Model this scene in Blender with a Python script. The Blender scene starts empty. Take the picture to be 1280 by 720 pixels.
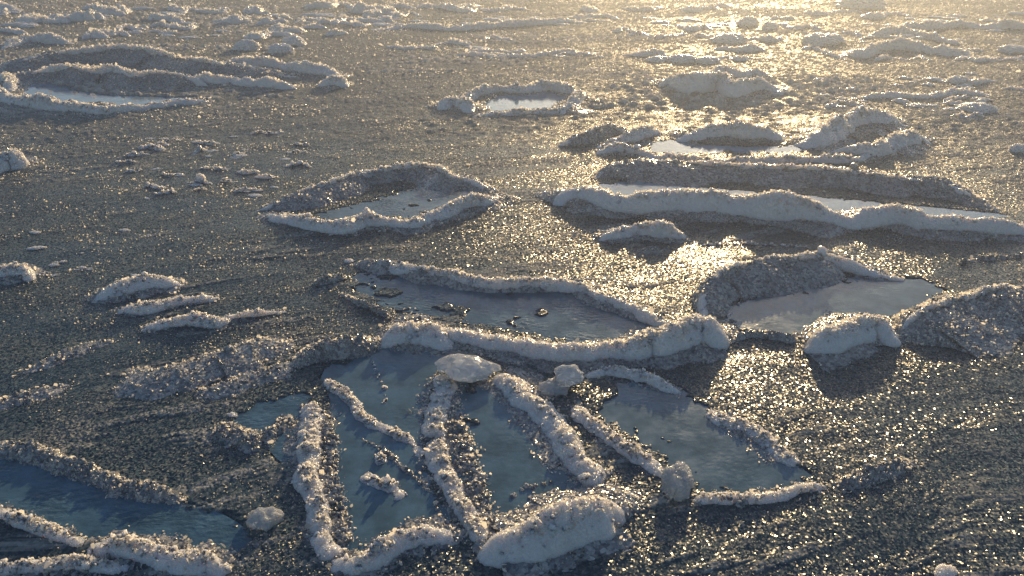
import bpy, math, random
import numpy as np

random.seed(7)
rng = np.random.default_rng(11)
C = bpy.context.scene.collection
sc = bpy.context.scene
R = math.radians

# ------------------------------------------------------------------ camera
H = 1.7                       # eye height over the ice
PITCH = R(26.0)
FPX = 938.0                   # focal length in photo pixels (1280 wide)
CF = np.array([0, math.cos(PITCH), -math.sin(PITCH)])
CU = np.array([0, math.sin(PITCH), math.cos(PITCH)])
CR = np.array([1.0, 0, 0])


def at(px, py, z=0.0):
    """a point of the photo turned into a place on the ice at height z"""
    d = CF + CR * (px - 640) / FPX + CU * (360 - py) / FPX
    t = (z - H) / d[2]
    return np.array([0, 0, H]) + d * t


def mpp(p):
    """metres per photo pixel at p, and the sine/cosine of the viewing depression"""
    v = np.asarray(p) - np.array([0, 0, H])
    r = np.linalg.norm(v)
    s = -v[2] / r
    return float(np.dot(v, CF)) / FPX, s, math.sqrt(1 - s * s)


cd = bpy.data.cameras.new("camera")
cam = bpy.data.objects.new("camera", cd)
C.objects.link(cam)
cam.location = (0, 0, H)
cam.rotation_euler = (math.pi / 2 - PITCH, 0, 0)
cd.sensor_width = 36
cd.lens = 36 * FPX / 1280
cd.clip_start = 0.05
cd.clip_end = 3000
sc.camera = cam


# ------------------------------------------------------------------ noise
def hsh(ix, iy, iz, seed):
    n = (ix.astype(np.int64) * 374761393 + iy.astype(np.int64) * 668265263 +
         iz.astype(np.int64) * 2147483647 + seed * 1274126177) & 0xFFFFFFFF
    n = ((n ^ (n >> 13)) * 1274126177) & 0xFFFFFFFF
    n = ((n ^ (n >> 16)) * 2246822519) & 0xFFFFFFFF
    n = n ^ (n >> 15)
    return (n & 0xFFFFFF).astype(np.float32) / np.float32(0xFFFFFF)


def vnoise3(p, seed=0):
    i = np.floor(p).astype(np.int64)
    f = (p - i).astype(np.float32)
    u = f * f * f * (f * (f * 6 - 15) + 10)
    r = 0
    for dx in (0, 1):
        wx = u[:, 0] if dx else 1 - u[:, 0]
        for dy in (0, 1):
            wy = u[:, 1] if dy else 1 - u[:, 1]
            for dz in (0, 1):
                wz = u[:, 2] if dz else 1 - u[:, 2]
                r = r + wx * wy * wz * hsh(i[:, 0] + dx, i[:, 1] + dy, i[:, 2] + dz, seed)
    return r * 2 - 1


def vnoise2(x, y, seed=0):
    ix = np.floor(x).astype(np.int64); iy = np.floor(y).astype(np.int64)
    fx = (x - ix).astype(np.float32); fy = (y - iy).astype(np.float32)
    fx = fx * fx * (3 - 2 * fx); fy = fy * fy * (3 - 2 * fy)
    z = np.zeros_like(ix)
    a = hsh(ix, iy, z, seed); b = hsh(ix + 1, iy, z, seed)
    c = hsh(ix, iy + 1, z, seed); d = hsh(ix + 1, iy + 1, z, seed)
    return ((a * (1 - fx) + b * fx) * (1 - fy) + (c * (1 - fx) + d * fx) * fy) * 2 - 1


def fbm2(x, y, seed=0, o=4):
    r = 0; a = .5
    for k in range(o):
        r = r + a * vnoise2(x, y, seed + k)
        x = x * 2.03 + 3.1; y = y * 2.01 + 7.7; a *= .5
    return r


def fbm3(p, seed=0, o=3):
    r = 0; a = .5
    for k in range(o):
        r = r + a * vnoise3(p, seed + k)
        p = p * 2.03 + 5.1; a *= .5
    return r


def cells2(x, y, seed=0):
    """distance to nearest and a random value of that cell"""
    ix = np.floor(x).astype(np.int64); iy = np.floor(y).astype(np.int64)
    best = np.full(x.shape, 9.0, np.float32); val = np.zeros(x.shape, np.float32)
    z = np.zeros_like(ix)
    for dx in (-1, 0, 1):
        for dy in (-1, 0, 1):
            jx = ix + dx; jy = iy + dy
            ox = (jx + hsh(jx, jy, z, seed) - x).astype(np.float32)
            oy = (jy + hsh(jx, jy, z, seed + 5) - y).astype(np.float32)
            d = ox * ox + oy * oy
            m = d < best
            best = np.where(m, d, best)
            val = np.where(m, hsh(jx, jy, z, seed + 9), val)
    return np.sqrt(best), val


def cells3(p, seed=0):
    i = np.floor(p).astype(np.int64)
    best = np.full(len(p), 9.0, np.float32); val = np.zeros(len(p), np.float32)
    for dx in (-1, 0, 1):
        for dy in (-1, 0, 1):
            for dz in (-1, 0, 1):
                j = i + np.array([dx, dy, dz])
                o = [(j[:, k] + hsh(j[:, 0], j[:, 1], j[:, 2], seed + 3 * k) - p[:, k]).astype(np.float32) for k in range(3)]
                d = o[0] ** 2 + o[1] ** 2 + o[2] ** 2
                m = d < best
                best = np.where(m, d, best)
                val = np.where(m, hsh(j[:, 0], j[:, 1], j[:, 2], seed + 13), val)
    return np.sqrt(best), val


def sstep(a, b, x):
    t = np.clip((x - a) / (b - a), 0, 1)
    return t * t * (3 - 2 * t)


# ------------------------------------------------------------------ materials
def nodes(name):
    m = bpy.data.materials.new(name); m.use_nodes = True
    nt = m.node_tree
    return m, nt, nt.nodes['Principled BSDF'], nt.nodes['Material Output']


def N(nt, t, **kw):
    n = nt.nodes.new(t)
    for k, v in kw.items():
        if k.startswith('i_'):
            n.inputs[k[2:].replace('_', ' ')].default_value = v
        else:
            setattr(n, k, v)
    return n


def tilt_normal(nt, scale, amount, scale2=None, amount2=0.0, drive=None, sparse=None):
    """every little crystal gets a face of its own: cell-wise random normals"""
    g = N(nt, 'ShaderNodeNewGeometry')
    cur = g.outputs['Normal']
    for s, a in ((scale, amount), (scale2, amount2)):
        if not s: continue
        v = N(nt, 'ShaderNodeTexVoronoi', feature='F1'); v.inputs['Scale'].default_value = s
        nt.links.new(g.outputs['Position'], v.inputs['Vector'])
        sub = N(nt, 'ShaderNodeVectorMath', operation='SUBTRACT'); sub.inputs[1].default_value = (.5, .5, .5)
        nt.links.new(v.outputs['Color'], sub.inputs[0])
        mul = N(nt, 'ShaderNodeVectorMath', operation='SCALE'); mul.inputs['Scale'].default_value = a
        if drive:
            da = N(nt, 'ShaderNodeAttribute', attribute_name=drive)
            dm = N(nt, 'ShaderNodeMath', operation='MULTIPLY_ADD'); dm.inputs[1].default_value = a * .6; dm.inputs[2].default_value = a * .4
            nt.links.new(da.outputs['Fac'], dm.inputs[0]); nt.links.new(dm.outputs[0], mul.inputs['Scale'])
        nt.links.new(sub.outputs[0], mul.inputs[0])
        if sparse:                                   # only some crystals stand askew, the rest lie flat
            sx = N(nt, 'ShaderNodeSeparateXYZ'); nt.links.new(v.outputs['Color'], sx.inputs[0])
            gt = N(nt, 'ShaderNodeMath', operation='GREATER_THAN'); gt.inputs[1].default_value = sparse
            nt.links.new(sx.outputs[2], gt.inputs[0])
            sa = N(nt, 'ShaderNodeMath', operation='MULTIPLY_ADD'); sa.inputs[1].default_value = .5; sa.inputs[2].default_value = .5
            nt.links.new(gt.outputs[0], sa.inputs[0])
            m2 = N(nt, 'ShaderNodeVectorMath', operation='SCALE')
            nt.links.new(mul.outputs[0], m2.inputs[0]); nt.links.new(sa.outputs[0], m2.inputs['Scale'])
            mul = m2
        add = N(nt, 'ShaderNodeVectorMath', operation='ADD')
        nt.links.new(cur, add.inputs[0]); nt.links.new(mul.outputs[0], add.inputs[1])
        cur = add.outputs[0]
    nrm = N(nt, 'ShaderNodeVectorMath', operation='NORMALIZE')
    nt.links.new(cur, nrm.inputs[0])
    return nrm.outputs[0], g.outputs['Position']


# slush: dark water full of ice grains; 'frost' marks whiter ice, and paints the far sun glow as paler colour
m_slush, nt, bs, out = nodes('slush')
nrm, pos = tilt_normal(nt, 165, 1.5, 480, 0.30, drive='thick', sparse=.5)
nt.links.new(nrm, bs.inputs['Normal'])
at_ = N(nt, 'ShaderNodeAttribute', attribute_name='frost')
vv = N(nt, 'ShaderNodeTexVoronoi'); vv.inputs['Scale'].default_value = 90
nt.links.new(pos, vv.inputs['Vector'])
sepc = N(nt, 'ShaderNodeSeparateColor'); nt.links.new(vv.outputs['Color'], sepc.inputs[0])
mm = N(nt, 'ShaderNodeMath', operation='MULTIPLY_ADD'); mm.inputs[1].default_value = .25; mm.inputs[2].default_value = -.13
nt.links.new(sepc.outputs[0], mm.inputs[0])
ad = N(nt, 'ShaderNodeMath', operation='ADD', use_clamp=True)
nt.links.new(at_.outputs['Fac'], ad.inputs[0]); nt.links.new(mm.outputs[0], ad.inputs[1])
mx = N(nt, 'ShaderNodeMix', data_type='RGBA')
mx.inputs['A'].default_value = (.032, .064, .086, 1); mx.inputs['B'].default_value = (.58, .56, .52, 1)
nt.links.new(ad.outputs[0], mx.inputs['Factor']); nt.links.new(mx.outputs['Result'], bs.inputs['Base Color'])
rr = N(nt, 'ShaderNodeMath', operation='MULTIPLY_ADD', use_clamp=True); rr.inputs[1].default_value = 1.1; rr.inputs[2].default_value = .16
nt.links.new(ad.outputs[0], rr.inputs[0]); nt.links.new(rr.outputs[0], bs.inputs['Roughness'])
sp = N(nt, 'ShaderNodeMath', operation='MULTIPLY_ADD', use_clamp=True); sp.inputs[1].default_value = -.8; sp.inputs[2].default_value = .30
nt.links.new(ad.outputs[0], sp.inputs[0]); nt.links.new(sp.outputs[0], bs.inputs['Specular IOR Level'])
bs.inputs['IOR'].default_value = 1.31

# frosty rim ice
m_frost, nt, bs, out = nodes('frosty_ice')
nrm, pos = tilt_normal(nt, 240, 0.9, 600, 0.6)
nt.links.new(nrm, bs.inputs['Normal'])
bs.inputs['Base Color'].default_value = (.70, .68, .66, 1)
bs.inputs['Roughness'].default_value = .2
bs.inputs['IOR'].default_value = 1.31
bs.inputs['Subsurface Weight'].default_value = 1.0
bs.inputs['Subsurface Radius'].default_value = (1.0, .86, .68)
bs.inputs['Subsurface Scale'].default_value = .06

# wet granular ice of the banks and low ridges
m_wet, nt, bs, out = nodes('wet_granular_ice')
nrm, pos = tilt_normal(nt, 140, 1.2, 420, 0.4, sparse=.5)
nt.links.new(nrm, bs.inputs['Normal'])
vv = N(nt, 'ShaderNodeTexVoronoi'); vv.inputs['Scale'].default_value = 80
nt.links.new(pos, vv.inputs['Vector'])
sepc = N(nt, 'ShaderNodeSeparateColor'); nt.links.new(vv.outputs['Color'], sepc.inputs[0])
nz = N(nt, 'ShaderNodeTexNoise'); nz.inputs['Scale'].default_value = 9; nt.links.new(pos, nz.inputs['Vector'])
m1 = N(nt, 'ShaderNodeMath', operation='MULTIPLY'); nt.links.new(sepc.outputs[0], m1.inputs[0]); nt.links.new(nz.outputs[0], m1.inputs[1])
mx = N(nt, 'ShaderNodeMix', data_type='RGBA')
mx.inputs['A'].default_value = (.12, .135, .16, 1); mx.inputs['B'].default_value = (.74, .71, .66, 1)
nt.links.new(m1.outputs[0], mx.inputs['Factor']); nt.links.new(mx.outputs['Result'], bs.inputs['Base Color'])
bs.inputs['Roughness'].default_value = .15
bs.inputs['IOR'].default_value = 1.35

# thin plate crystals of ice: the low sun shines through them
m_flake, nt, bs, out = nodes('ice_flakes')
nrm, pos = tilt_normal(nt, 300, 0.5)
nt.links.new(nrm, bs.inputs['Normal'])
bs.inputs['Base Color'].default_value = (.55, .57, .60, 1)
bs.inputs['Roughness'].default_value = .12
bs.inputs['IOR'].default_value = 1.31
tl = N(nt, 'ShaderNodeBsdfTranslucent'); tl.inputs['Color'].default_value = (.86, .82, .74, 1)
ms = N(nt, 'ShaderNodeMixShader'); ms.inputs[0].default_value = .75
nt.links.new(bs.outputs[0], ms.inputs[1]); nt.links.new(tl.outputs[0], ms.inputs[2]); nt.links.new(ms.outputs[0], out.inputs['Surface'])

# clear glassy ice
m_clear, nt, bs, out = nodes('clear_ice')
nrm, pos = tilt_normal(nt, 60, 0.35, 300, 0.3)
nt.links.new(nrm, bs.inputs['Normal'])
bs.inputs['Base Color'].default_value = (.80, .83, .86, 1)
bs.inputs['Roughness'].default_value = .10
bs.inputs['IOR'].default_value = 1.31
bs.inputs['Subsurface Weight'].default_value = .9
bs.inputs['Subsurface Radius'].default_value = (1, .92, .85)
bs.inputs['Subsurface Scale'].default_value = .045
bs.inputs['Transmission Weight'].default_value = .6


def pool_mat(name, col, ripple, rough):
    m, nt, bs, out = nodes(name)
    g = N(nt, 'ShaderNodeNewGeometry')
    mp = N(nt, 'ShaderNodeMapping'); mp.inputs['Scale'].default_value = (1.0, 1.5, 1)
    nt.links.new(g.outputs['Position'], mp.inputs['Vector'])
    n1 = N(nt, 'ShaderNodeTexNoise'); n1.inputs['Scale'].default_value = 38; n1.inputs['Detail'].default_value = 3
    nt.links.new(mp.outputs[0], n1.inputs['Vector'])
    n2 = N(nt, 'ShaderNodeTexNoise'); n2.inputs['Scale'].default_value = 3.5
    nt.links.new(g.outputs['Position'], n2.inputs['Vector'])
    rr = N(nt, 'ShaderNodeMapRange'); rr.inputs['From Min'].default_value = .42; rr.inputs['From Max'].default_value = .62
    rr.inputs['To Min'].default_value = .12; rr.inputs['To Max'].default_value = 1
    nt.links.new(n2.outputs[0], rr.inputs[0])
    mu = N(nt, 'ShaderNodeMath', operation='MULTIPLY')
    nt.links.new(n1.outputs[0], mu.inputs[0]); nt.links.new(rr.outputs[0], mu.inputs[1])
    b = N(nt, 'ShaderNodeBump'); b.inputs['Strength'].default_value = 1.0; b.inputs['Distance'].default_value = ripple
    nt.links.new(mu.outputs[0], b.inputs['Height']); nt.links.new(b.outputs[0], bs.inputs['Normal'])
    n3 = N(nt, 'ShaderNodeTexNoise'); n3.inputs['Scale'].default_value = 9; n3.inputs['Detail'].default_value = 9; n3.inputs['Roughness'].default_value = .68
    nt.links.new(g.outputs['Position'], n3.inputs['Vector'])
    r3 = N(nt, 'ShaderNodeMapRange'); r3.inputs['From Min'].default_value = .35; r3.inputs['From Max'].default_value = .7
    nt.links.new(n3.outputs[0], r3.inputs[0])
    mx = N(nt, 'ShaderNodeMix', data_type='RGBA')
    mx.inputs['A'].default_value = tuple(c * .70 for c in col) + (1,)
    mx.inputs['B'].default_value = tuple(c * 1.35 for c in col) + (1,)
    nt.links.new(r3.outputs[0], mx.inputs['Factor']); nt.links.new(mx.outputs['Result'], bs.inputs['Base Color'])
    r4 = N(nt, 'ShaderNodeMapRange'); r4.inputs['From Min'].default_value = .45; r4.inputs['From Max'].default_value = .62
    r4.inputs['To Min'].default_value = rough; r4.inputs['To Max'].default_value = rough * 1.5
    nt.links.new(n3.outputs[0], r4.inputs[0]); nt.links.new(r4.outputs[0], bs.inputs['Roughness'])
    bs.inputs['IOR'].default_value = 1.36
    return m


m_pool = pool_mat('meltwater', (.065, .14, .20), .005, .12)
m_sheet = pool_mat('thin_ice_sheet', (.085, .165, .225), .0015, .14)
m_calm_sky = pool_mat('calm_meltwater_sky_tint', (.15, .27, .38), .0007, .05)  # far pools: reflected sky blue painted into the base colour


# ------------------------------------------------------------------ object helpers
def mesh_obj(name, V, F, mat, parent=None, loc=(0, 0, 0), attr=None, smooth=True, thick=None, mat2=None, n2=0):
    """V: (n,3) world points, F: (m,4) or (m,3) faces"""
    V = np.asarray(V, np.float32) - np.asarray(loc, np.float32)
    me = bpy.data.meshes.new(name)
    me.vertices.add(len(V)); me.vertices.foreach_set('co', V.ravel())
    Fs = F if isinstance(F, list) else [F]
    tot = np.concatenate([np.full(len(f), f.shape[1], np.int32) for f in Fs])
    idx = np.concatenate([f.ravel() for f in Fs]).astype(np.int32)
    me.loops.add(len(idx)); me.loops.foreach_set('vertex_index', idx)
    me.polygons.add(len(tot))
    me.polygons.foreach_set('loop_start', np.concatenate([[0], np.cumsum(tot)[:-1]]).astype(np.int32))
    me.polygons.foreach_set('loop_total', tot)
    me.polygons.foreach_set('use_smooth', np.full(len(tot), smooth))
    if attr is not None:
        a = me.attributes.new('frost', 'FLOAT', 'POINT'); a.data.foreach_set('value', attr.astype(np.float32))
    if thick is not None:
        a = me.attributes.new('thick', 'FLOAT', 'POINT'); a.data.foreach_set('value', thick.astype(np.float32))
    me.update(calc_edges=True); me.validate()
    me.materials.append(mat)
    if mat2 is not None:                             # the last n2 faces are flakes
        me.materials.append(mat2)
        mi = np.zeros(len(me.polygons), np.int32); mi[-n2:] = 1
        me.polygons.foreach_set('material_index', mi)
    o = bpy.data.objects.new(name, me); C.objects.link(o)
    if parent is not None: o.parent = parent
    else: o.location = loc
    return o


def tag(o, label=None, cat=None, group=None, kind=None):
    if label: o['label'] = label
    if cat: o['category'] = cat
    if group: o['group'] = group
    if kind: o['kind'] = kind
    return o


def grid_faces(nr, ncol):
    i = np.arange(nr - 1)[:, None] * ncol + np.arange(ncol - 1)[None, :]
    return np.stack([i, i + 1, i + 1 + ncol, i + ncol], -1).reshape(-1, 4)


def ico(level):
    t = (1 + 5 ** .5) / 2
    v = [(-1, t, 0), (1, t, 0), (-1, -t, 0), (1, -t, 0), (0, -1, t), (0, 1, t), (0, -1, -t), (0, 1, -t), (t, 0, -1), (t, 0, 1), (-t, 0, -1), (-t, 0, 1)]
    v = [np.array(a) / np.linalg.norm(a) for a in v]
    f = [(0, 11, 5), (0, 5, 1), (0, 1, 7), (0, 7, 10), (0, 10, 11), (1, 5, 9), (5, 11, 4), (11, 10, 2), (10, 7, 6), (7, 1, 8),
         (3, 9, 4), (3, 4, 2), (3, 2, 6), (3, 6, 8), (3, 8, 9), (4, 9, 5), (2, 4, 11), (6, 2, 10), (8, 6, 7), (9, 8, 1)]
    for _ in range(level):
        mid = {}; nf = []
        def m(a, b):
            k = (min(a, b), max(a, b))
            if k not in mid:
                p = v[a] + v[b]; v.append(p / np.linalg.norm(p)); mid[k] = len(v) - 1
            return mid[k]
        for a, b, c in f:
            ab, bc, ca = m(a, b), m(b, c), m(c, a)
            nf += [(a, ab, ca), (b, bc, ab), (c, ca, bc), (ab, bc, ca)]
        f = nf
    return np.array(v), np.array(f)


def plates(P, r, lean=.6):
    """thin five cornered ice plates at P, mostly standing on edge"""
    n = len(P)
    a = rng.uniform(0, 6.283, n); b = rng.normal(0, lean, n)
    ux = np.stack([np.cos(a), np.sin(a), np.zeros(n)], -1)
    up = np.stack([-np.sin(a) * np.sin(b), np.cos(a) * np.sin(b), np.cos(b)], -1)
    ang = np.arange(5) / 5 * 6.283
    rr = rng.uniform(.65, 1.25, (n, 5)) * r[:, None]
    el = rng.uniform(.7, 1.3, n)[:, None]
    V = P[:, None, :] + ux[:, None, :] * (np.cos(ang)[None] * rr * el)[..., None] + up[:, None, :] * (np.sin(ang)[None] * rr)[..., None]
    b5 = (np.arange(n) * 5)[:, None]
    F = np.stack([np.c_[b5, b5 + 1, b5 + 2], np.c_[b5, b5 + 2, b5 + 3], np.c_[b5, b5 + 3, b5 + 4]], 1).reshape(-1, 3)
    return V.reshape(-1, 3), F


ICO = {k: ico(k) for k in (0, 1, 2, 4, 5)}


def catmull(P, step):
    P = np.asarray(P, float)
    if len(P) == 2: P = np.array([P[0], (P[0] + P[1]) / 2, P[1]])
    Q = np.vstack([2 * P[0] - P[1], P, 2 * P[-1] - P[-2]])
    o = []
    for i in range(1, len(Q) - 2):
        n = 24
        for k in range(n):
            t = k / n
            o.append(.5 * ((2 * Q[i]) + (-Q[i - 1] + Q[i + 1]) * t + (2 * Q[i - 1] - 5 * Q[i] + 4 * Q[i + 1] - Q[i + 2]) * t * t +
                           (-Q[i - 1] + 3 * Q[i] - 3 * Q[i + 1] + Q[i + 2]) * t ** 3))
    o.append(P[-1]); o = np.array(o)
    d = np.r_[0, np.cumsum(np.linalg.norm(np.diff(o[:, :2], axis=0), axis=1))]
    n = max(8, int(d[-1] / step))
    s = np.linspace(0, d[-1], n)
    return np.stack([np.interp(s, d, o[:, k]) for k in range(o.shape[1])], 1), s


SEED = [100]
MOUNDS = []       # banks register here so that the slush rises to meet them


def ridge(name, mat, pts, T, k=.8, kf=.8, parent=None, loc=(0, 0, 0), side=False, ratio=.85, cap=1.2, rough=1.0, crumbs=1.0, grain=1.0, attr=None, label=None, habs=None, skirt=True, low=None):
    """an irregular ridge of ice along a traced crest.
    pts: (x, y[, factor]) crest in photo pixels; T: visible thickness there in photo pixels.
    k, kf: near and far half width over height.  side=True: T is the ridge's width seen from above."""
    SEED[0] += 17; sd = SEED[0]
    rows = []
    for p in pts:
        f = (p[2] if len(p) > 2 else 1.0) * (.80 if mat is not m_wet else .72)
        if side: f = f * 1.2
        g = at(p[0], p[1]); s, sn, cs = mpp(g)
        if side:
            w = .5 * T * f * s; h = w * ratio * .72; wn = wf = w
        else:
            h = T * f * s / (cs + k * sn); wn = k * h; wf = kf * h
        if habs:                                    # a frost crest riding on a bank
            Tb, kb = habs; ff = .72 * (p[2] if len(p) > 2 else 1.0)
            w = .5 * T * s; hb = Tb * ff * s / (cs + kb * sn); h = hb + w * .55; wn = w * 1.5; wf = w * 1.2
        c = at(p[0], p[1], h * .92)
        if low:                                     # the wide wet foot of a frosted ridge
            f_ = .80 / .72; h *= low * f_; wn *= 1.75 * f_; wf *= 1.5 * f_
        rows.append([c[0], c[1], h, wn, wf])
    rows = np.array(rows)
    dist = np.mean(np.hypot(rows[:, 0], rows[:, 1]))
    step = max(.0028, math.hypot(dist, H) * .00125)
    A, s = catmull(rows, step)
    L = s[-1]
    if side: cap = min(cap, .6)
    # wander of crest and height along the ridge
    hm = A[:, 2].mean()
    if mat is m_wet: A[:, 3:5] *= 1.3
    n1 = fbm2(s / (hm * 3.2), s * 0 + sd, sd, 4) + .30 * fbm2(s / (.035 * max(1, dist / 4)), s * 0 + sd, sd + 2, 3); n2 = fbm2(s / (hm * 3.5), s * 0 + sd + 9, sd + 4, 5)
    A[:, 2] *= 1 + (.55 if not habs else .15) * n1 * min(rough, 1)
    na = .6 if side else .5
    A[:, 3] *= 1 + na * n2; A[:, 4] *= 1 - na * .9 * n2
    n3 = fbm2(s / (hm * 4), s * 0 + sd + 5, sd + 6, 4) * A[:, 3] * (.45 if side else .25) * np.clip(np.minimum(s, s[-1] - s) / (3 * hm), 0, 1)
    gx = np.gradient(A[:, 0]); gy = np.gradient(A[:, 1]); gl = np.hypot(gx, gy) + 1e-9
    A[:, 0] += gy / gl * n3; A[:, 1] -= gx / gl * n3
    if side:                                        # worn and broken places
        A[:, 2] *= 1 - .28 * sstep(.10, .30, fbm2(s / (hm * 1.8), s * 0 + sd + 31, sd + 8, 3))
    capL = min(cap * hm * 1.7, L * .3)
    e = np.minimum(s, L - s) / capL
    e = np.sqrt(np.clip(1 - (1 - np.clip(e, 0, 1)) ** 2, 0.0, 1)) * .97 + .03
    eh = np.clip(np.minimum(s, L - s) / min(2.8 * capL, L * .35), 0, 1); eh = e * (1 - (1 - eh) ** 2 * .7)
    tx = np.gradient(A[:, 0]); ty = np.gradient(A[:, 1])
    for _ in range(3):
        tx = np.convolve(np.pad(tx, 3, 'edge'), np.ones(7) / 7, 'valid'); ty = np.convolve(np.pad(ty, 3, 'edge'), np.ones(7) / 7, 'valid')
    ln = np.hypot(tx, ty); tx /= ln; ty /= ln
    nx, ny = ty, -tx                                # right-hand side of the traced direction
    girth = (A[:, 3] + A[:, 4]).mean() + 2 * hm
    m = int(np.clip(girth / step, 18, 150))
    u = np.linspace(-1, 1, m); u = np.sign(u) * np.abs(u) ** .8
    lat = np.where(u > 0, u[None, :] * A[:, 3:4], u[None, :] * A[:, 4:5]) * e[:, None]
    z = A[:, 2:3] * eh[:, None] * np.clip(1 - np.abs(u[None, :]) ** 1.7, 0, 1) ** (.60 if mat is m_frost else 1.25)
    P = np.stack([A[:, 0:1] + nx[:, None] * lat, A[:, 1:2] + ny[:, None] * lat, z], -1)
    # skirt running down under the water line
    sk = .05
    first = P[:, :1].copy(); last = P[:, -1:].copy(); first[..., 2] = -sk; last[..., 2] = -sk
    P = np.concatenate([first, P, last], 1)
    du = np.gradient(P, axis=1); ds = np.gradient(P, axis=0)
    nr = np.cross(ds, du); nr /= (np.linalg.norm(nr, axis=2, keepdims=True) + 1e-9)
    if nr[:, m // 2, 2].mean() < 0: nr = -nr
    q = P.reshape(-1, 3)
    sc_ = max(1.0, dist / 3.2) ** .75                # far features cannot be finer than they can be seen
    amp = min(1.0, hm / .07)
    d = .24 * hm * fbm3(q / (hm * 1.5), sd, 4) * rough
    c1, v1 = cells3(q / (.034 * sc_ * (.6 + .4 * amp)), sd + 1)
    wt = 1.0 if mat is m_frost else .35
    hq = .30 + .70 * (q[:, 2] / hm).clip(0, 1) ** 2 if mat is m_frost else 1.0
    d += hq * ((v1 - .5) * .007 * sc_ * amp) * rough * wt
    d += hq * (.5 - c1) * (.5 + v1) * .007 * sc_ * amp * rough * wt
    c2, v2 = cells3(q / (.0125 * sc_), sd + 2)
    d += hq * (v2 - .5) * .0045 * sc_ * rough
    d += hq * (.5 - c2) * (.35 + v2) * .0060 * sc_ * rough ** .5 * grain
    c3, v3 = cells3(q / (.0055 * sc_), sd + 3)
    d += (.5 - c3) * (.35 + v3) * .0030 * sc_ * grain
    q2 = q + nr.reshape(-1, 3) * d[:, None]
    ee = np.repeat(e, m + 2)
    F = grid_faces(P.shape[0], P.shape[1])
    V = q2; Fs = [F]
    if crumbs > 0:                                   # loose crystals frozen to the ridge
        nc = int(min(260, L / .012 * 1.3 * crumbs) / max(1, sc_ ** .8)) if dist < 9 else 0
        if nc:
            wz = (P[..., 2].reshape(-1) / hm).clip(0, 1) ** 4 * (q2[:, 2] > .002) + 1e-9
            pick = rng.choice(len(q2), nc, p=wz / wz.sum())
            iv, if_ = ICO[1]
            vs = []; fs = []
            r = .0042 * sc_ * np.exp(rng.normal(0, .42, nc))
            off = len(V)
            for a, (i, rr) in enumerate(zip(pick, r)):
                jit = iv * rr * (1 + rng.uniform(-.3, .3, (len(iv), 1))) * rng.uniform(.6, 1.3, 3)
                vs.append(jit + q2[i] + nr.reshape(-1, 3)[i] * rr * .25)
                fs.append(if_ + off + a * len(iv))
            V = np.vstack([V] + vs); Fs.append(np.vstack(fs))
    npl = int(min(9000, L * girth / (.0105 * sc_) ** 2 * .42 * min(crumbs, 2.2) * (.6 if mat is m_frost else 1.0)))
    nf2 = 0
    if npl > 3:
        hh = (q2[:, 2] / hm).clip(0, 1) if mat is m_frost else np.ones(len(q2))
        wz = hh ** 5 * (q2[:, 2] > .002) + 1e-9
        pick = rng.choice(len(q2), npl, p=wz / wz.sum())
        pr = .0032 * sc_ * np.exp(rng.normal(0, .4, npl))
        pv, pf = plates(q2[pick] + nr.reshape(-1, 3)[pick] * pr[:, None] * .4 + np.array([0, 0, .5]) * pr[:, None], pr)
        Fs.append(pf + len(V)); V = np.vstack([V, pv]); nf2 = len(pf)
    o = mesh_obj(name, V, Fs, mat, parent, loc, mat2=m_flake if nf2 else None, n2=nf2)
    if label: o['label'] = label
    if skirt and mat is m_frost and not habs and hm > .02:
        r2 = [(p[0], p[1], (p[2] if len(p) > 2 else 1.0)) for p in pts]
        ridge('wet_base', m_wet, r2, T, k=k * 1.2, kf=kf * 1.2, parent=parent if parent is not None else o, loc=loc, side=side, ratio=ratio, cap=cap * .7, rough=.7, crumbs=.8, skirt=False, grain=1.2, low=.36)
    return o


def centre(px, py):
    p = at(px, py); return (float(p[0]), float(p[1]), 0.0)


POOLS = []      # (polygon xy, raggedness)


def pool(name, poly, mat, parent, loc, rag=1.0, z=.006, label=None, fill=None):
    P = np.array([at(x, y, z)[:2] for x, y in poly])
    ctr = P.mean(0)
    # rounded outline
    Q, _ = catmull(np.vstack([np.c_[P, P[:, 0] * 0], [[P[0, 0], P[0, 1], 0]]]), .03)
    Q = Q[:-1, :2]
    POOLS.append((Q, rag, fill))
    big = ctr + (Q - ctr) * 1.0
    d = big - ctr; ln = np.linalg.norm(d, axis=1, keepdims=True)
    big = big + d / ln * .035                      # runs on under the slush and the rims
    n = len(big)
    V = np.vstack([np.c_[big, np.full(n, z)], np.c_[big, np.full(n, z - .03)]])
    top = np.arange(n)[None, :]
    sd = np.stack([np.arange(n), np.arange(n) + n, (np.arange(n) + 1) % n + n, (np.arange(n) + 1) % n], 1)
    o = mesh_obj(name, V, [sd], mat, parent, loc, smooth=False)
    me = o.data
    import bmesh
    bm = bmesh.new(); bm.from_mesh(me); bm.verts.ensure_lookup_table()
    f = bm.faces.new([bm.verts[i] for i in range(n)]); f.normal_update()
    if f.normal.z < 0: f.normal_flip()
    bmesh.ops.triangulate(bm, faces=[f]); bm.to_mesh(me); bm.free()
    if label: o['label'] = label
    return o


def thing(name, px, py, label, cat, group=None):
    loc = centre(px, py)
    o = bpy.data.objects.new(name, None); C.objects.link(o); o.location = loc
    o.empty_display_size = .1
    tag(o, label, cat, group)
    return o, loc


FROST, WET, CLEAR = m_frost, m_wet, m_clear
G_FLOE = 'rimmed pancake ice floes'


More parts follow.
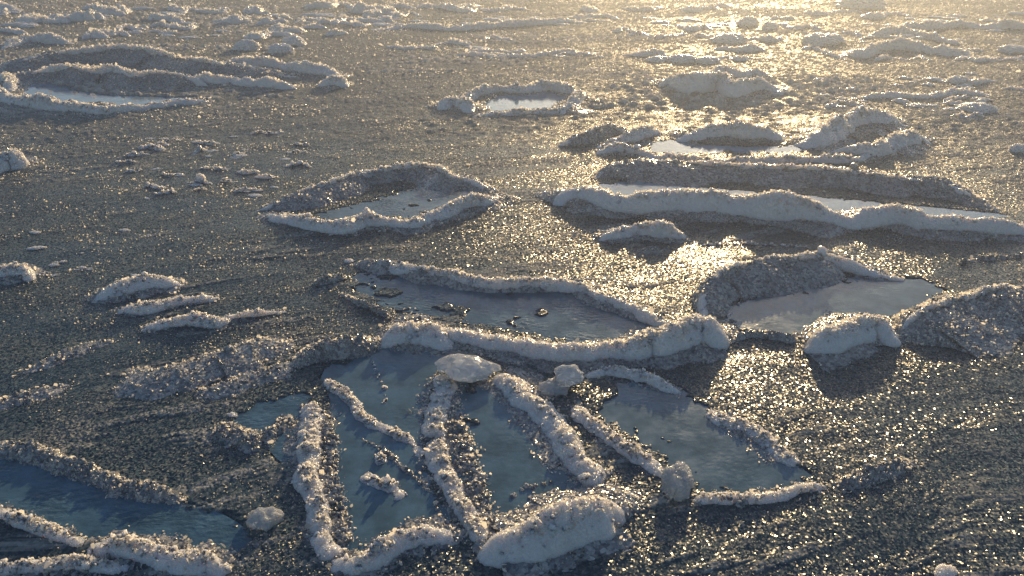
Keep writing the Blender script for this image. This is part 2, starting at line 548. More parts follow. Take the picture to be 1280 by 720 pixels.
class Floe:
    def __init__(s, px, py, label, group=G_FLOE):
        s.o, s.loc = thing('ice_floe', px, py, label, 'ice floe', group)
    def rim(s, pts, T, **kw): return ridge('rim', kw.pop('mat', FROST), pts, T, parent=s.o, loc=s.loc, **kw)
    def bank(s, pts, T, **kw):
        kw.setdefault('k', 2.6); kw.setdefault('kf', .8); kw.setdefault('rough', .55); kw.setdefault('crumbs', .5)
        fr = kw.pop('frost', 9)
        o = ridge('granular_bank', WET, pts, T, parent=s.o, loc=s.loc, **kw)
        if fr: ridge('rim', FROST, pts, fr, parent=s.o, loc=s.loc, habs=(T, kw['k']), cap=2.5)
        return o
    def pool(s, poly, mat=m_pool, **kw): return pool('meltwater_pool', poly, mat, s.o, s.loc, **kw)


# ------------------------------------------------------------------ the floes
# far left pair
f = Floe(130, 112, 'long floe at the far left with a bright crescent pool inside its frosted rim')
f.bank([(2, 88, .8), (38, 83), (79, 81), (112, 84), (143, 84), (165, 90), (210, 89), (240, 90), (262, 96, .8)], 27, k=2.0, kf=.6, frost=7)
f.rim([(236, 88), (263, 94), (290, 93), (311, 96), (338, 99), (371, 104, .7)], 17, label='thick bluish end of the back rim')
f.rim([(-30, 108), (0, 112), (19, 118), (56, 125), (94, 129), (130, 131), (180, 129, .7), (210, 126, .6), (240, 122, .7), (265, 117, .8)], 18)
f.rim([(-14, 92), (4, 88), (12, 98), (10, 108)], 14, k=.9)
f.pool([(14, 97), (41, 101), (75, 107), (120, 117), (169, 120), (225, 122), (246, 121), (210, 127), (161, 132), (124, 129), (75, 126), (38, 118), (16, 110)], m_calm_sky, rag=.6)

f = Floe(250, 82, 'long narrow floe at the far left lying just behind the crescent pool floe')
f.bank([(10, 73, .6), (22, 70), (56, 65), (94, 61), (131, 57), (165, 59), (202, 64), (225, 71), (262, 77), (310, 80), (370, 86, .7)], 26, k=1.8, kf=.6, frost=6)
f.rim([(258, 78), (300, 74), (330, 74), (375, 80), (409, 84), (425, 90)], 15)
f.rim([(395, 101, .8), (418, 97), (434, 100)], 15, k=1)

# small ring floe
f = Floe(645, 125, 'small ring shaped floe with a bright pool, alone in the far centre')
f.rim([(548, 128, .7), (572, 122), (595, 113), (621, 107), (655, 108), (685, 104), (711, 109), (733, 114)], 13)
f.rim([(548, 126), (562, 121), (580, 123), (590, 130)], 18, k=1)
f.rim([(590, 141), (625, 139), (662, 137), (696, 136), (707, 130)], 9)
f.rim([(700, 133), (712, 124), (725, 116), (738, 113)], 17, k=.9)
f.pool([(600, 138), (612, 126), (630, 119), (677, 115), (705, 119), (700, 131), (662, 136), (627, 138)], m_calm_sky, rag=.8)

# shield floe left of centre
f = Floe(480, 250, 'shield shaped floe left of centre with a rippled pale pool and sharp right corner')
f.bank([(318, 259, .4), (338, 251, .7), (375, 236), (412, 227), (437, 218), (475, 211), (512, 205), (542, 206), (561, 216), (587, 221, .8), (610, 231, .6), (628, 238, .5)], 29, k=2.2, kf=.6, frost=8)
f.rim([(326, 261, .7), (345, 265), (369, 270), (394, 276), (430, 279), (456, 272), (486, 272), (516, 274), (535, 265), (561, 257), (587, 248), (610, 244), (630, 234)], 20, k=.9)
f.pool([(392, 270), (415, 263), (456, 254), (512, 238), (557, 226), (600, 236), (612, 243), (585, 247), (561, 255), (535, 263), (512, 270), (480, 270), (450, 271), (430, 277), (405, 276)], m_pool, rag=1.2, fill=((380, 270), (480, 255), .4))

# tangled floe, right
f = Floe(950, 182, 'tangled floe at the far right with stacked slabs of rim and a small bright pool')
f.rim([(845, 164, .8), (852, 160), (875, 157), (905, 155), (927, 157), (957, 157), (986, 161)], 24, k=.6)
f.rim([(992, 172, .6), (1010, 165), (1030, 160), (1047, 151), (1077, 140), (1100, 138), (1122, 139), (1138, 149, .6)], 27, k=.9)
f.rim([(1030, 186, .5), (1060, 182, .6), (1089, 183, .8), (1105, 176), (1119, 169), (1145, 162), (1167, 166)], 25, k=.8)
f.rim([(745, 186), (775, 181), (812, 190), (837, 195), (875, 199), (950, 199), (1025, 195), (1070, 195), (1094, 187)], 13)
f.rim([(745, 177), (775, 170), (805, 162), (826, 156)], 16)
f.pool([(800, 180), (842, 175), (869, 180), (900, 182), (950, 183), (1000, 180), (1050, 174), (1075, 176), (1040, 184), (980, 190), (920, 190), (865, 191), (831, 192)], m_calm_sky, rag=1.3)
f.bank([(696, 176, .6), (737, 163), (764, 154), (790, 156)], 22, k=1, frost=5)

# big long floe, right
f = Floe(990, 245, 'largest long floe across the right with a smooth thick white front rim')
f.bank([(741, 220, .5), (748, 212, .7), (760, 203), (794, 201), (819, 201), (894, 204), (969, 208), (1025, 210), (1085, 217), (1137, 221), (1175, 225), (1205, 236, .8), (1231, 249, .6), (1262, 262, .5)], 32, k=2.3, kf=.6, frost=7)
f.rim([(692, 240, .8), (700, 233), (715, 228), (737, 229), (760, 241, .9), (785, 247, .8), (803, 242), (830, 238, 1.1), (856, 237, 1.1), (901, 241, 1.1), (931, 243, 1.1), (961, 249, 1.1), (1010, 253, 1.1), (1040, 260), (1062, 268, .75), (1085, 262, .85), (1124, 260, .9), (1160, 271, .8), (1197, 272, .8), (1250, 274, .8), (1310, 276, .8)], 35, k=.7, rough=.8)
f.pool([(748, 231), (800, 227), (860, 233), (950, 241), (1040, 248), (1126, 256), (1212, 264), (1262, 270), (1200, 276), (1120, 272), (1060, 266), (1000, 257), (930, 248), (820, 244), (775, 244)], m_calm_sky, rag=.7)

# round floe, right centre
f = Floe(1020, 385, 'rounded floe at right of centre with a high curved back rim and calm pool')
f.bank([(887, 398, .6), (880, 378, .8), (884, 360, .9), (901, 340), (931, 331), (965, 321), (1002, 319), (1032, 314, .9), (1062, 321, .7), (1092, 331, .6), (1132, 341, .4)], 46, k=1.6, kf=.6, frost=13)
f.rim([(905, 425, .5), (930, 418, .6), (957, 415, .7), (1002, 422, .8)], 22, mat=WET, k=1.2)
f.rim([(1004, 428, .7), (1020, 419), (1040, 411), (1062, 402), (1092, 396), (1111, 402), (1128, 414)], 40, k=.8)
f.bank([(1122, 415, .8), (1137, 394), (1175, 378), (1212, 368), (1250, 358), (1310, 350)], 70, k=4.3, frost=12, crumbs=3)
f.pool([(905, 390), (930, 378), (957, 370), (1025, 357), (1074, 349), (1126, 351), (1160, 352), (1172, 366), (1149, 385), (1122, 390), (1095, 394), (1062, 402), (1030, 413), (1002, 419), (957, 414), (924, 411)], m_sheet, rag=1.2)

# centre floe
f = Floe(640, 385, 'broad floe in the centre whose left half of the pool is full of glinting grains')
f.bank([(436, 327, .8), (464, 322), (490, 327), (524, 333), (569, 340), (610, 349), (662, 349), (719, 351), (745, 364), (775, 374), (805, 385), (839, 400), (861, 404, .6)], 24, k=1.5, kf=.8, frost=13)
f.rim([(383, 354, .6), (400, 348), (419, 344), (440, 342, .6)], 16, mat=WET, crumbs=2)
f.rim([(419, 364, .6), (445, 374), (470, 386), (492, 395)], 10, mat=WET, crumbs=2)
f.rim([(484, 396, .7), (505, 394), (527, 398), (561, 406), (595, 413), (640, 422), (685, 430), (719, 431), (760, 430), (790, 429, 1.1), (810, 421, 1.2), (831, 417, 1.25), (850, 406, 1.4), (872, 400, 1.45), (890, 402, 1.4), (902, 416, 1.2)], 31, k=.9)
f.rim([(796, 427, .6), (815, 421, .9), (831, 417), (850, 405), (875, 399), (895, 405), (904, 420, .8)], 46, k=.7, cap=.6)
f.rim([(470, 422, .7), (490, 409), (512, 404), (542, 407), (564, 422)], 36, k=.9)
f.pool([(450, 340), (520, 346), (600, 358), (700, 364), (770, 382), (835, 403), (800, 417), (760, 426), (700, 424), (600, 403), (540, 392), (490, 384), (445, 356)], m_pool, rag=1.5, fill=((430, 360), (620, 400), .34))

# cracked pair in the foreground
f = Floe(470, 570, 'cracked floe in the left foreground with wedge shaped pools and a tall left rim')
f.rim([(390, 498, .6), (391, 515), (386, 551), (386, 587), (394, 622), (400, 658), (408, 682), (420, 698)], 33, side=True, ratio=1.1, crumbs=2)
f.rim([(405, 520, .6), (408, 551), (410, 587), (418, 622), (424, 655), (432, 682)], 34, mat=WET, side=True, ratio=.4, crumbs=4)
f.rim([(398, 690, .7), (429, 697, .8), (444, 697), (469, 689), (496, 671), (527, 658), (553, 658), (578, 672)], 36, k=.9)
f.rim([(364, 452, .7), (382, 437), (400, 427), (429, 424), (451, 420), (484, 420, .7)], 34, mat=WET, k=1.0, crumbs=2)
f.rim([(405, 470, .6), (415, 482), (430, 490), (447, 511), (464, 524), (491, 538), (513, 551), (532, 572)], 19, side=True, ratio=.9, crumbs=2)
f.rim([(452, 590, .8), (468, 596), (486, 606), (506, 620)], 24, side=True, ratio=.8, crumbs=2)
f.rim([(472, 562, .8), (476, 580)], 20, side=True, ratio=.8, crumbs=2)
f.rim([(452, 436, .5), (464, 452), (474, 472), (482, 492), (480, 508)], 4, side=True, ratio=.8)
f.rim([(447, 547, .6), (480, 565), (510, 590), (535, 615), (548, 642, .6)], 7, mat=WET, side=True, ratio=.6, crumbs=3)
f.rim([(520, 500, .6), (528, 504), (540, 498, .6)], 5, mat=WET, side=True, ratio=.6, crumbs=3)
f.pool([(418, 446), (445, 433), (500, 432), (552, 440), (548, 500), (540, 560), (545, 610), (575, 650), (530, 655), (490, 670), (440, 692), (420, 680), (402, 600), (398, 520), (405, 480)], m_sheet, rag=1.1)

f = Floe(660, 580, 'wedge shaped floe in the centre foreground with a heavy blue white front rim')
f.rim([(556, 462, .8), (554, 480), (548, 510), (545, 542), (550, 578), (566, 613), (584, 645), (602, 672), (612, 686)], 32, side=True, ratio=.9, crumbs=2)
f.rim([(566, 480, .5), (566, 520, .8), (574, 560), (590, 600), (606, 640), (618, 662)], 40, mat=WET, side=True, ratio=.35, crumbs=4)
f.rim([(620, 462, .8), (636, 468), (655, 488), (676, 502), (692, 522), (709, 546), (722, 566), (738, 585), (750, 606, .7)], 40, side=True, ratio=1.0)
f.rim([(741, 590, .8), (747, 604)], 16, side=True, ratio=.9)
f.rim([(592, 690, .6), (612, 676, .8), (640, 664, .95), (676, 651), (707, 640), (742, 629), (766, 623), (785, 634, .9)], 58, k=.8, cap=.6, crumbs=1.3, rough=.6)
f.rim([(634, 626, .6), (655, 611), (672, 608), (692, 602, .6)], 6, mat=WET, side=True, ratio=.6, crumbs=3)
f.pool([(568, 470), (620, 476), (650, 510), (680, 545), (705, 580), (728, 605), (744, 622), (700, 637), (640, 657), (608, 664), (590, 625), (568, 590), (556, 545), (560, 500)], m_sheet, rag=1.1)

f = Floe(870, 550, 'tilted floe in the right foreground with grainy wet ice and rounded ice boulder corner')
f.rim([(706, 505, .8), (722, 509), (754, 533), (772, 549), (794, 561), (818, 580), (835, 592)], 28, side=True, ratio=1.0, crumbs=2)
f.rim([(858, 621), (894, 619), (935, 618), (960, 617), (991, 609), (1019, 604), (1040, 605)], 19, k=1, mat=FROST)
f.rim([(1030, 606, .8), (1070, 592), (1110, 580), (1155, 573, .5)], 30, mat=WET, k=1.6, crumbs=3)
f.rim([(880, 512, .6), (910, 519), (932, 529), (957, 544), (982, 563), (1000, 582, .6)], 34, side=True, ratio=.75, crumbs=2)
f.rim([(726, 468, .8), (754, 460), (779, 461), (804, 467), (829, 476), (857, 492, .5)], 18, k=1.2)
f.pool([(735, 482), (800, 476), (860, 494), (890, 520), (940, 545), (985, 578), (1008, 600), (960, 610), (880, 612), (862, 590), (820, 562), (770, 532), (730, 505)], m_sheet, rag=1.06, fill=((780, 475), (860, 600), .45))

# left foreground floe, cut by the frame
f = Floe(130, 640, 'floe cut off by the lower left corner with deep blue rippled water inside')
f.rim([(-30, 548), (0, 550), (38, 556), (75, 571), (112, 586), (150, 600), (187, 606), (240, 624, .5)], 26, mat=WET, k=1.3, crumbs=3)
f.rim([(-30, 632), (0, 637), (22, 645), (56, 660), (86, 671), (112, 682, .6)], 19, crumbs=2)
f.rim([(100, 682, .6), (125, 675), (150, 674), (187, 681), (225, 690), (262, 695), (288, 708)], 34, k=1, crumbs=2)
f.rim([(-30, 708), (0, 705), (75, 700), (112, 701), (180, 706, .7)], 20, k=1, crumbs=2)
f.pool([(-60, 565), (0, 568), (60, 585), (130, 610), (200, 626), (260, 640), (300, 665), (295, 690), (262, 690), (200, 680), (130, 670), (80, 664), (30, 645), (-60, 622)], m_pool, rag=.8)


# ------------------------------------------------------------------ ridges on their own
def lone(pts, T, label, group='loose ice ridges', mat=FROST, name='ice_ridge', **kw):
    i = len(pts) // 2
    loc = centre(pts[i][0], pts[i][1])
    o = ridge(name, mat, pts, T, loc=loc, **kw)
    tag(o, label, 'ice ridge', group)
    return o


lone([(749, 293, .7), (775, 283), (797, 280), (831, 284), (866, 291, .7)], 22, 'frosted ice ridge just below the white rim of the largest right floe')
lone([(872, 305, .8), (931, 304), (1018, 309, .7)], 6, 'thin straight white strip of ice beside the frosted ridge, centre right')
lone([(110, 371, .7), (140, 354), (169, 346), (195, 344), (234, 352, .6)], 26, 'smooth grey domed ice ridge at the left, farthest of its cluster', rough=.4, grain=.5, k=1)
lone([(142, 388, .8), (155, 381), (180, 381), (225, 371), (262, 368), (272, 372)], 18, 'bright crumbly ice ridge in the middle of the left cluster')
lone([(172, 410, .7), (190, 401), (215, 397), (240, 395), (272, 398), (292, 393, .6), (337, 389, .5), (367, 387, .4)], 20, 'blue shaded ice ridge trailing a thin tail, nearest of the left cluster')
lone([(-25, 338), (0, 334), (22, 333), (37, 341)], 20, 'pale domed ice lump cut off by the left edge at mid height', rough=.5)
lone([(-10, 202), (4, 194), (14, 191), (22, 196)], 26, 'small upright white slab on the left edge beneath the far floes')
lone([(-25, 505), (0, 500), (49, 487), (101, 477, .6)], 26, 'low grainy ridge entering from the left edge above the corner floe', mat=WET, k=4.0, kf=2.0, crumbs=.9, rough=.4)
lone([(150, 462, .5), (202, 464), (262, 447), (319, 432), (372, 428, .7)], 44, 'low grainy brown ridge leading up to the cracked foreground floe', mat=WET, k=4.0, kf=2.0, crumbs=.9, rough=.4)
lone([(230, 490, .5), (280, 482), (340, 460), (385, 455, .5)], 30, 'lower of two parallel grainy ridges left of the cracked foreground floe', mat=WET, k=4.0, kf=2.0, crumbs=.9, rough=.4)
lone([(10, 470, .5), (60, 452), (100, 434), (150, 424, .5)], 20, 'faint grainy ridge at left between the bright cluster and low bank', mat=WET, k=4.0, kf=2.0, crumbs=.9, rough=.4)
f = Floe(320, 545, 'small broken floe with a V shaped grainy slab and dark blue water behind it')
f.rim([(262, 531, .8), (285, 540), (311, 553), (330, 550)], 42, mat=WET, side=True, ratio=.6, crumbs=4)
f.rim([(326, 556, .8), (343, 540), (356, 524), (366, 516)], 28, mat=WET, side=True, ratio=.7, crumbs=4)
f.pool([(300, 520), (330, 505), (380, 495), (384, 530), (380, 580), (350, 570), (330, 545), (300, 532)], m_pool, rag=.8)
lone([(820, 99, .7), (837, 91), (867, 97), (888, 95), (905, 96), (916, 103), (939, 99), (960, 98), (979, 102)], 24, 'dark fronted twin ridge standing alone in the far right centre', k=.6)
lone([(868, 92, .7), (890, 88), (905, 83), (925, 88), (942, 85), (970, 93, .6)], 14, 'back half of the twin ridge in the far right centre')
lone([(471, 36, .6), (512, 29), (569, 32), (625, 28), (680, 24), (722, 22)], 9, 'long low rubble ridge near the top edge, left of centre', k=1)
lone([(560, 68, .6), (605, 66), (660, 68), (700, 62), (762, 72, .5)], 7, 'faint low rubble ridge behind the small ring floe', k=1)
lone([(0, 55, .8), (20, 47), (40, 44), (75, 46), (96, 52, .5)], 13, 'humped white ridge against the left edge behind the far floes', k=1)
lone([(1056, 58, .8), (1078, 62), (1100, 54), (1137, 53), (1175, 57), (1222, 60)], 14, 'nearest of three long ridges in the far right corner', k=.7)
lone([(1086, 40, .8), (1105, 37), (1137, 36), (1175, 45), (1208, 53, .6)], 10, 'middle one of three long ridges in the far right corner', k=.7)
lone([(1118, 30, .6), (1128, 26), (1156, 29), (1201, 25), (1240, 28), (1310, 27)], 11, 'farthest of three long ridges in the far right corner', k=.7)
lone([(1015, 58, .5), (1035, 64), (1060, 74, .5)], 6, 'small curved ridge at the left end of the three long ridges', k=1)
lone([(1062, 122, .5), (1115, 116), (1160, 118), (1195, 112), (1245, 118, .6)], 9, 'broken knobbly ridge at the right between the far ridges and tangled floe', k=1.4)
lone([(1190, 330, .5), (1230, 322), (1290, 318)], 8, 'thin pale strip on the right edge beyond the rounded floe', mat=WET, k=2)

# ------------------------------------------------------------------ chunks and lumps
LUMPS = []
for v in range(10):
    chunk = v >= 7
    iv, if_ = ICO[2] if chunk else (ICO[5] if v < 2 else ICO[4])
    s0 = np.array([1.0, rng.uniform(.6, .9), rng.uniform(.55, .8)])
    q = iv * s0
    d = .34 * fbm3(iv * 1.5 + v * 9, 40 + v, 3)
    c1, v1 = cells3(iv * (1.6 if chunk else 3.2) + v, 60 + v)
    if chunk:
        d += (v1 - .5) * .34 + rng.normal(0, .035, len(iv))
    else:
        d += (.5 - c1) * (.4 + v1) * .22 + (v1 - .5) * .10
        c2, v2 = cells3(iv * 8 + v, 70 + v); d += (.5 - c2) * (.4 + v2) * .09 + (v2 - .5) * .05
        if v < 2:
            c2, v2 = cells3(iv * 19 + v, 80 + v); d += (.5 - c2) * (.4 + v2) * .035
    q = q * (1 + d[:, None])
    q[:, 2] = np.maximum(q[:, 2], -.35)
    me = mesh_obj('ice_lump', q, if_, FROST, smooth=not chunk)
    LUMPS.append(me.data)
    bpy.data.objects.remove(me)


def lump(px, py, wpx, label, group, mat=None, flat=1.0, name='ice_lump', cat='ice lump', v=None, rz=None, dz=0.0, tall=1.0):
    """py is the lump's middle"""
    g = at(px, py); s, sn, cs = mpp(g)
    r = wpx * s * .5
    c = at(px, py, r * .35 * flat * tall + dz)
    me = LUMPS[random.randrange(2, 7) if v is None else v]
    if mat is not None:
        me = me.copy(); me.materials.clear(); me.materials.append(mat)
    o = bpy.data.objects.new(name, me); C.objects.link(o)
    o.location = (c[0], c[1], max(.0, r * .18 * flat) + dz)
    o.scale = (r, r, r * flat * tall)
    if rz is None and v is None: o.scale = (r * random.uniform(1, 1.7), r, r * flat * tall * .75)
    o.rotation_euler = (0, 0, rz if rz is not None else random.uniform(-.5, .5))
    tag(o, label, cat, group)
    return o


lump(583, 455, 76, 'clear glassy slab of ice on the back corner of the centre foreground floe', None, CLEAR, flat=.55, name='ice_chunk', cat='ice chunk', v=7, rz=-.2, dz=.035)
lump(711, 467, 38, 'clear glassy lump on the far left corner of the tilted floe, upper of two', None, CLEAR, name='ice_chunk', cat='ice chunk', v=8, dz=.04)
lump(696, 483, 42, 'blue shaded lump on the far left corner of the tilted floe, lower of two', None, CLEAR, flat=.8, name='ice_chunk', cat='ice chunk', v=9, rz=.6)
lump(847, 600, 58, 'round white ice boulder on the near left corner of the tilted floe', None, CLEAR, flat=1.1, name='ice_chunk', cat='ice chunk', v=1, rz=1.1)
lump(332, 648, 42, 'white pointed ice chunk standing alone between corner floe and cracked floe', None, CLEAR, flat=1.1, name='ice_chunk', cat='ice chunk', v=9, rz=.3)
lump(316, 658, 18, 'tiny crumb of ice touching the white pointed chunk', None, name='ice_chunk', cat='ice chunk')
lump(1182, 716, 32, 'white lump half cut by the bottom edge at the right', None, v=1)
lump(229, 476, 42, 'glinting grainy lump on the low brown ridge at left', None, WET, flat=.6, v=0)
lump(436, 326, 13, 'small white lump at the left end of the centre floe back rim', None)
lump(290, 519, 15, 'small white crumb above the V shaped grainy slab', None)
lump(1274, 186, 24, 'white lump on the right edge beside the tangled floe', None, v=1)
lump(308, 57, 32, 'left one of two blue humps behind the far left floe', None, v=0)
lump(352, 62, 34, 'right low part of two blue humps behind the far left floe', None, v=1, flat=.8)
lump(368, 52, 32, 'upper right hump of ice behind the far left floe', None, v=0, rz=2)
lump(935, 27, 26, 'rounded top of the twin lumps near the top edge, right of centre', None, v=0)
lump(962, 33, 22, 'smooth round lump right of the twin lumps near the top edge', None, v=1)
lump(912, 48, 44, 'flat broad lump below the twin lumps at the far right centre', None, v=0, flat=.6)
lump(1028, 50, 52, 'broad blue hump left of the three long ridges', None, v=1, flat=.6)
lump(1077, 3, 54, 'dark hump cut by the top edge at right', None, v=0, flat=.7)
lump(1198, 100, 28, 'small hump above the knobbly ridge at right', None, v=1, flat=.7)
lump(1222, 134, 46, 'bright flat lump below the knobbly ridge at right', None, v=0, flat=.5)
lump(1268, 62, 40, 'hump at the right edge by the near end of three long ridges', None, v=1, flat=.5)

for (x, y, w) in ((822, 74, 30), (852, 73, 40), (884, 75, 34)):
    lump(x, y, w, 'grey flattened lump in a short row behind the twin ridge', 'short row of lumps behind the twin ridge', v=0, flat=.55)


def field(n, x0, x1, y0, y1, w0, w1, label, group, mat=None, flat=.55):
    for _ in range(n):
        y = random.uniform(y0, y1)
        lump(random.uniform(x0, x1), y, random.uniform(w0, w1) * (1.25 if random.random() < .2 else 1), label, group, mat, flat=flat * random.uniform(.6, 1.2))


def far_ridges(n, x0, x1, y0, y1, w0, w1, T0, T1, label, group):
    for _ in range(n):
        y = random.uniform(y0, y1); x = random.uniform(x0, x1); w = random.uniform(w0, w1)
        m = max(3, int(w / 14)); p = []
        for i in range(m + 1):
            p.append((x + w * i / m, y + random.uniform(-1, 1) * (1.2 + w * .02), random.uniform(.55, 1.2)))
        lone(p, random.uniform(T0, T1), label, group, k=1.1, skirt=False)


far_ridges(40, -30, 480, 4, 40, 20, 80, 6, 12, 'short low ridge of broken ice within the top left rubble band', 'low ridges of the top left rubble band')
far_ridges(18, 450, 800, 3, 70, 25, 90, 5, 8, 'low broken ridge in the golden slush near the top centre', 'low ridges near the top centre')
far_ridges(26, 780, 1270, 3, 80, 20, 80, 5, 9, 'low broken ridge in the golden slush near the top right', 'low ridges near the top right')
far_ridges(9, 1000, 1270, 95, 145, 20, 60, 5, 8, 'low ridge fragment in the knobbly rubble patch at right', 'ridge fragments in the knobbly patch')
far_ridges(24, 130, 370, 160, 250, 12, 45, 3, 6, 'thin sliver of pale ice drifting in open slush at left', 'slivers drifting at left')
field(40, -10, 500, 10, 32, 8, 24, 'small frosted lump in the crowded rubble band along the top left', 'rubble band along the top left')
field(22, 470, 730, 20, 38, 7, 18, 'small frosted lump among the rubble left of the top centre', 'rubble near the top centre')
field(16, 800, 910, 22, 36, 8, 20, 'small lump in the short rubble row near the top right of centre', 'rubble row near the top right of centre')
field(24, 1080, 1285, 14, 70, 8, 20, 'small lump of rubble around the three long ridges', 'rubble around the three long ridges')
field(30, 1020, 1250, 92, 140, 6, 17, 'small lump of the knobbly rubble patch at right', 'knobbly rubble patch at right', flat=.7)
field(16, 100, 300, 36, 50, 6, 14, 'small lump between the far left floes and the rubble band', 'lumps behind the far left floes')
field(12, 560, 770, 58, 76, 6, 15, 'small lump behind the small ring floe', 'lumps behind the small ring floe')
field(30, 150, 370, 165, 250, 5, 13, 'small pale flake drifting in open slush at left', 'flakes drifting at left', flat=.4)
field(16, 20, 200, 285, 345, 5, 12, 'tiny white flake above the left ridge cluster', 'flakes above the left cluster', flat=.4)

# ------------------------------------------------------------------ the slush covered water
def in_poly_dist(x, y, Q):
    """signed distance, positive inside"""
    x0, y0 = Q.min(0) - .25; x1, y1 = Q.max(0) + .25
    d = np.full(x.shape, -1.0, np.float32)
    m = (x > x0) & (x < x1) & (y > y0) & (y < y1)
    if not m.any(): return d
    X = x[m]; Y = y[m]
    best = np.full(X.shape, 9.0); ins = np.zeros(X.shape, bool)
    n = len(Q)
    st = max(1, n // 90); Q = Q[::st]; n = len(Q)
    for i in range(n):
        ax, ay = Q[i]; bx, by = Q[(i + 1) % n]
        ex, ey = bx - ax, by - ay
        t = np.clip(((X - ax) * ex + (Y - ay) * ey) / (ex * ex + ey * ey + 1e-12), 0, 1)
        best = np.minimum(best, (X - ax - t * ex) ** 2 + (Y - ay - t * ey) ** 2)
        c = (ay > Y) != (by > Y)
        with np.errstate(divide='ignore', invalid='ignore'):
            xi = (bx - ax) * (Y - ay) / (by - ay) + ax
        ins ^= c & (X < xi)
    d[m] = np.sqrt(best) * np.where(ins, 1, -1)
    return d


def slush(x, y):
    x = x.astype(np.float64); y = y.astype(np.float64)
    dist = np.hypot(x, y)
    far = sstep(4.5, 10, dist)
    sc_ = np.maximum(1.0, dist / 3.5) ** .8
    # long low swell and drift lines
    u = x * .94 + y * .34; v = y * .94 - x * .34
    wv = .25 * fbm2(x / .7 + 3, y / .7, 3, 2)
    z = .015 * fbm2(u / .9, v / .5 + wv, 1, 3) + .006 * fbm2(u / .40, v / .19 + wv * 2, 5, 4)
    # thick and thin slush
    dens = sstep(-.30, .22, fbm2(u / .60, v / .26 + wv, 21, 4))
    stk = sstep(.10, .40, fbm2(u / .26, v / .06 + wv * 3, 25, 4)) * sstep(-.1, .2, fbm2(x / 1.1, y / .9, 28, 2))
    # grains in two sizes; every grain a small tilted hump
    c1, v1 = cells2(x / .0105, y / .010, 31)
    c2, v2 = cells2(x / .026, y / .022, 32)
    near = 1 - far
    g = (.55 - c1) * (.2 + v1) * .0032 * (.25 + .70 * dens + .6 * stk)
    g += np.maximum(.5 - c2, 0) * np.maximum(v2 - .45, 0) * .018 * (.2 + .8 * dens + stk) * (.35 + .65 * far)
    c3, v3 = cells2(x / .07, y / .05, 33)
    g += far * np.maximum(.52 - c3, 0) * (.15 + v3 ** 2) * .04
    # rubble patches far away
    rub = sstep(.02, .30, fbm2(x / 2.6, y / .9, 41, 4)) * sstep(5.5, 8.5, y)
    c4, v4 = cells2(x / .15, y / .12, 34)
    g += rub * np.maximum(.5 - c4, 0) * (.2 + v4) * .085
    z = z + .006 + stk * .004
    frost = np.clip(.10 * (v2 > .78) * (c2 < .42) + .45 * stk * (v1 > .35) + rub * .45 * (c4 < .5) * (.3 + v4) + far * (.26 + .55 * np.maximum(v3 - .3, 0) * (c3 < .5) + .20 * (v1 - .5)) + .06 * dens, 0, 1)  # the far term paints distant sun glow as a paler tone
    w = fbm2(x / .055, y / .04, 51, 3)
    for Q, rag, fill in POOLS:
        d = in_poly_dist(x, y, Q)
        mm = d > -.2
        if not mm.any(): continue
        dd = d[mm] + (w[mm] * .055 + .03 * fbm2(x[mm] / .018, y[mm] / .014, 71, 2)) * rag * sc_[mm]
        k = sstep(-.030, .045, dd)
        m2 = sstep(-.20, -.05, d[mm]); z[mm] = z[mm] * (1 - m2) + .010 * m2
        pa = .42 - .3 * (rag - 1)
        fl = 0.0
        if fill:
            (ax, ay), (bx, by), am = at(*fill[0])[:2], at(*fill[1])[:2], fill[2]
            fl = am * (1 - np.clip(((x[mm] - ax) * (bx - ax) + (y[mm] - ay) * (by - ay)) / ((bx - ax) ** 2 + (by - ay) ** 2), 0, 1))
        pat = sstep(pa, pa + .2, fl + fbm2(x[mm] / .16, y[mm] / .11, 61, 4)) * .037 if rag >= 1.05 else 0.0
        z[mm] = z[mm] * (1 - k) + (-.024 + pat) * k
        g[mm] *= 1 - .3 * k
        frost[mm] *= 1 - .8 * k
    z = z + g
    return z, frost, np.clip(dens + far, 0, 1)


FPR = 1024 / 1280 * FPX
t_in = np.linspace(-.80, .80, 1300)
t_out = np.array([.84, .9, 1.0, 1.2, 1.6, 2.4, 4.0, 7.0])
tc = np.concatenate([-t_out[::-1], t_in, t_out])
ys = []; y = 1.25
while y < 26:
    ys.append(y); y += max(.0026, (y * y + H * H) / (H * FPR) * .72, y * .0011)
while y < 2500:
    ys.append(y); y *= 1.06
ys = np.array([.2, .6, .9, 1.05, 1.15, 1.2] + ys)
X = ys[:, None] * tc[None, :]; Y = np.repeat(ys[:, None], len(tc), 1)
zz, fr, th = slush(X.ravel(), Y.ravel())
zz = np.where((Y.ravel() > 40) | (Y.ravel() < 1.2), 0, zz)
V = np.stack([X.ravel(), Y.ravel(), zz], 1)
# behind the viewer
o = mesh_obj('water', V, grid_faces(len(ys), len(tc)), m_slush, attr=fr, thick=th)
tag(o, 'dark water covered by glinting granular slush', None, None, 'structure')
bk = np.array([(-2500, -600, -.02), (2500, -600, -.02), (2500, 3000, -.02), (-2500, 3000, -.02)], float)
bk[:, 2] = -.3
o = mesh_obj('sea_bed', bk, np.array([[0, 1, 2, 3]]), m_slush, attr=np.zeros(4)); tag(o, 'dark sea under the slush', None, None, 'structure')
print('grid', len(V))

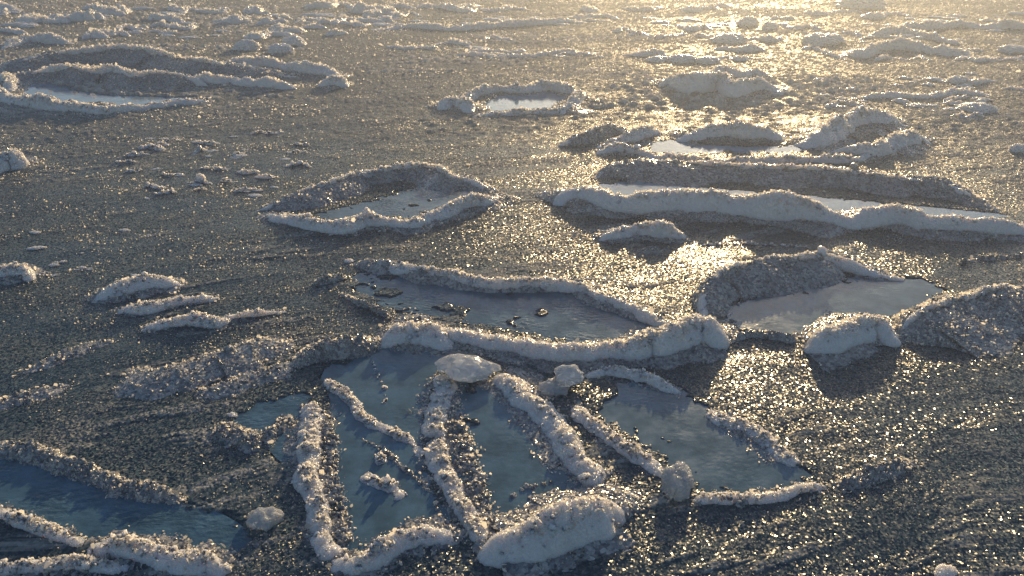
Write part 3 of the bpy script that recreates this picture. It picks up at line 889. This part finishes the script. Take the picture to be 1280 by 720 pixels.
# loose ice crystals lying in the slush
n = 300000
tt = rng.random(n)
yy = 1.25 * (24 / 1.25) ** (tt ** 1.25)
xx = yy * rng.uniform(-.78, .78, n)
dn = fbm2(xx / .5 + .3 * yy, yy / .22, 77, 4)
keep = rng.random(n) < (sstep(-.22, .36, dn) ** 1.4 * .9 + .10) * (.30 + .70 * sstep(2.0, 4.2, yy))
xx, yy = xx[keep], yy[keep]
hz, fz, _ = slush(xx, yy)
keep = hz > .001
xx, yy, hz = xx[keep], yy[keep], hz[keep]
r = .0019 * np.exp(rng.normal(0, .42, len(xx))) * np.maximum(1, yy / 2.6) ** .85
pv, pf = plates(np.stack([xx, yy, hz + r * .35], -1), r, .75)
o = mesh_obj('slush_ice', pv, pf, m_flake, smooth=False)
tag(o, 'loose glinting ice flakes scattered over the dark slush', 'slush ice', None, 'stuff')
print('flakes', len(xx))

# frosty air over the cold water
hb = [(-70, -4, -2.8), (70, -4, -2.8), (70, 120, -2.8), (-70, 120, -2.8)]
hv = np.array(hb + [(a, b, 6.0) for a, b, c in hb], float)
hf = np.array([(0, 3, 2, 1), (4, 5, 6, 7), (0, 1, 5, 4), (1, 2, 6, 5), (2, 3, 7, 6), (3, 0, 4, 7)])
mh = bpy.data.materials.new('haze'); mh.use_nodes = True
nt = mh.node_tree; nt.nodes.remove(nt.nodes['Principled BSDF'])
pvn = nt.nodes.new('ShaderNodeVolumePrincipled'); pvn.inputs['Color'].default_value = (.85, .92, 1, 1)
pvn.inputs['Density'].default_value = .011; pvn.inputs['Anisotropy'].default_value = .68
nt.links.new(pvn.outputs[0], nt.nodes['Material Output'].inputs['Volume'])
o = mesh_obj('haze', hv, hf, mh, smooth=False); tag(o, 'thin golden frost haze over the ice', 'haze', None, 'stuff')

# ------------------------------------------------------------------ light
EL, AZ = R(13.0), R(16.0)
w = bpy.data.worlds.new('World'); sc.world = w; w.use_nodes = True
nt = w.node_tree; bg = nt.nodes['Background']
sky = nt.nodes.new('ShaderNodeTexSky'); sky.sky_type = 'NISHITA'; sky.sun_disc = False
sky.sun_elevation = EL; sky.sun_rotation = AZ; sky.altitude = 0; sky.dust_density = .6; sky.ozone_density = 2.6
nt.links.new(sky.outputs[0], bg.inputs[0]); bg.inputs[1].default_value = .112
sl = bpy.data.lights.new('sun', 'SUN'); sl.energy = 5.0; sl.angle = R(.5); sl.color = (1, .71, .37)
so = bpy.data.objects.new('sun', sl); C.objects.link(so)
from mathutils import Vector
sdir = Vector((math.sin(AZ) * math.cos(EL), math.cos(AZ) * math.cos(EL), math.sin(EL)))
so.rotation_euler = sdir.to_track_quat('Z', 'Y').to_euler()
so.location = (3, 12, 6)

sc.view_settings.view_transform = 'Standard'
sc.view_settings.look = 'None'
sc.view_settings.gamma = 1
sc.view_settings.exposure = .25
sc.render.engine = 'CYCLES'
sc.cycles.use_denoising = True
sc.cycles.max_bounces = 6
sc.cycles.sample_clamp_indirect = 4
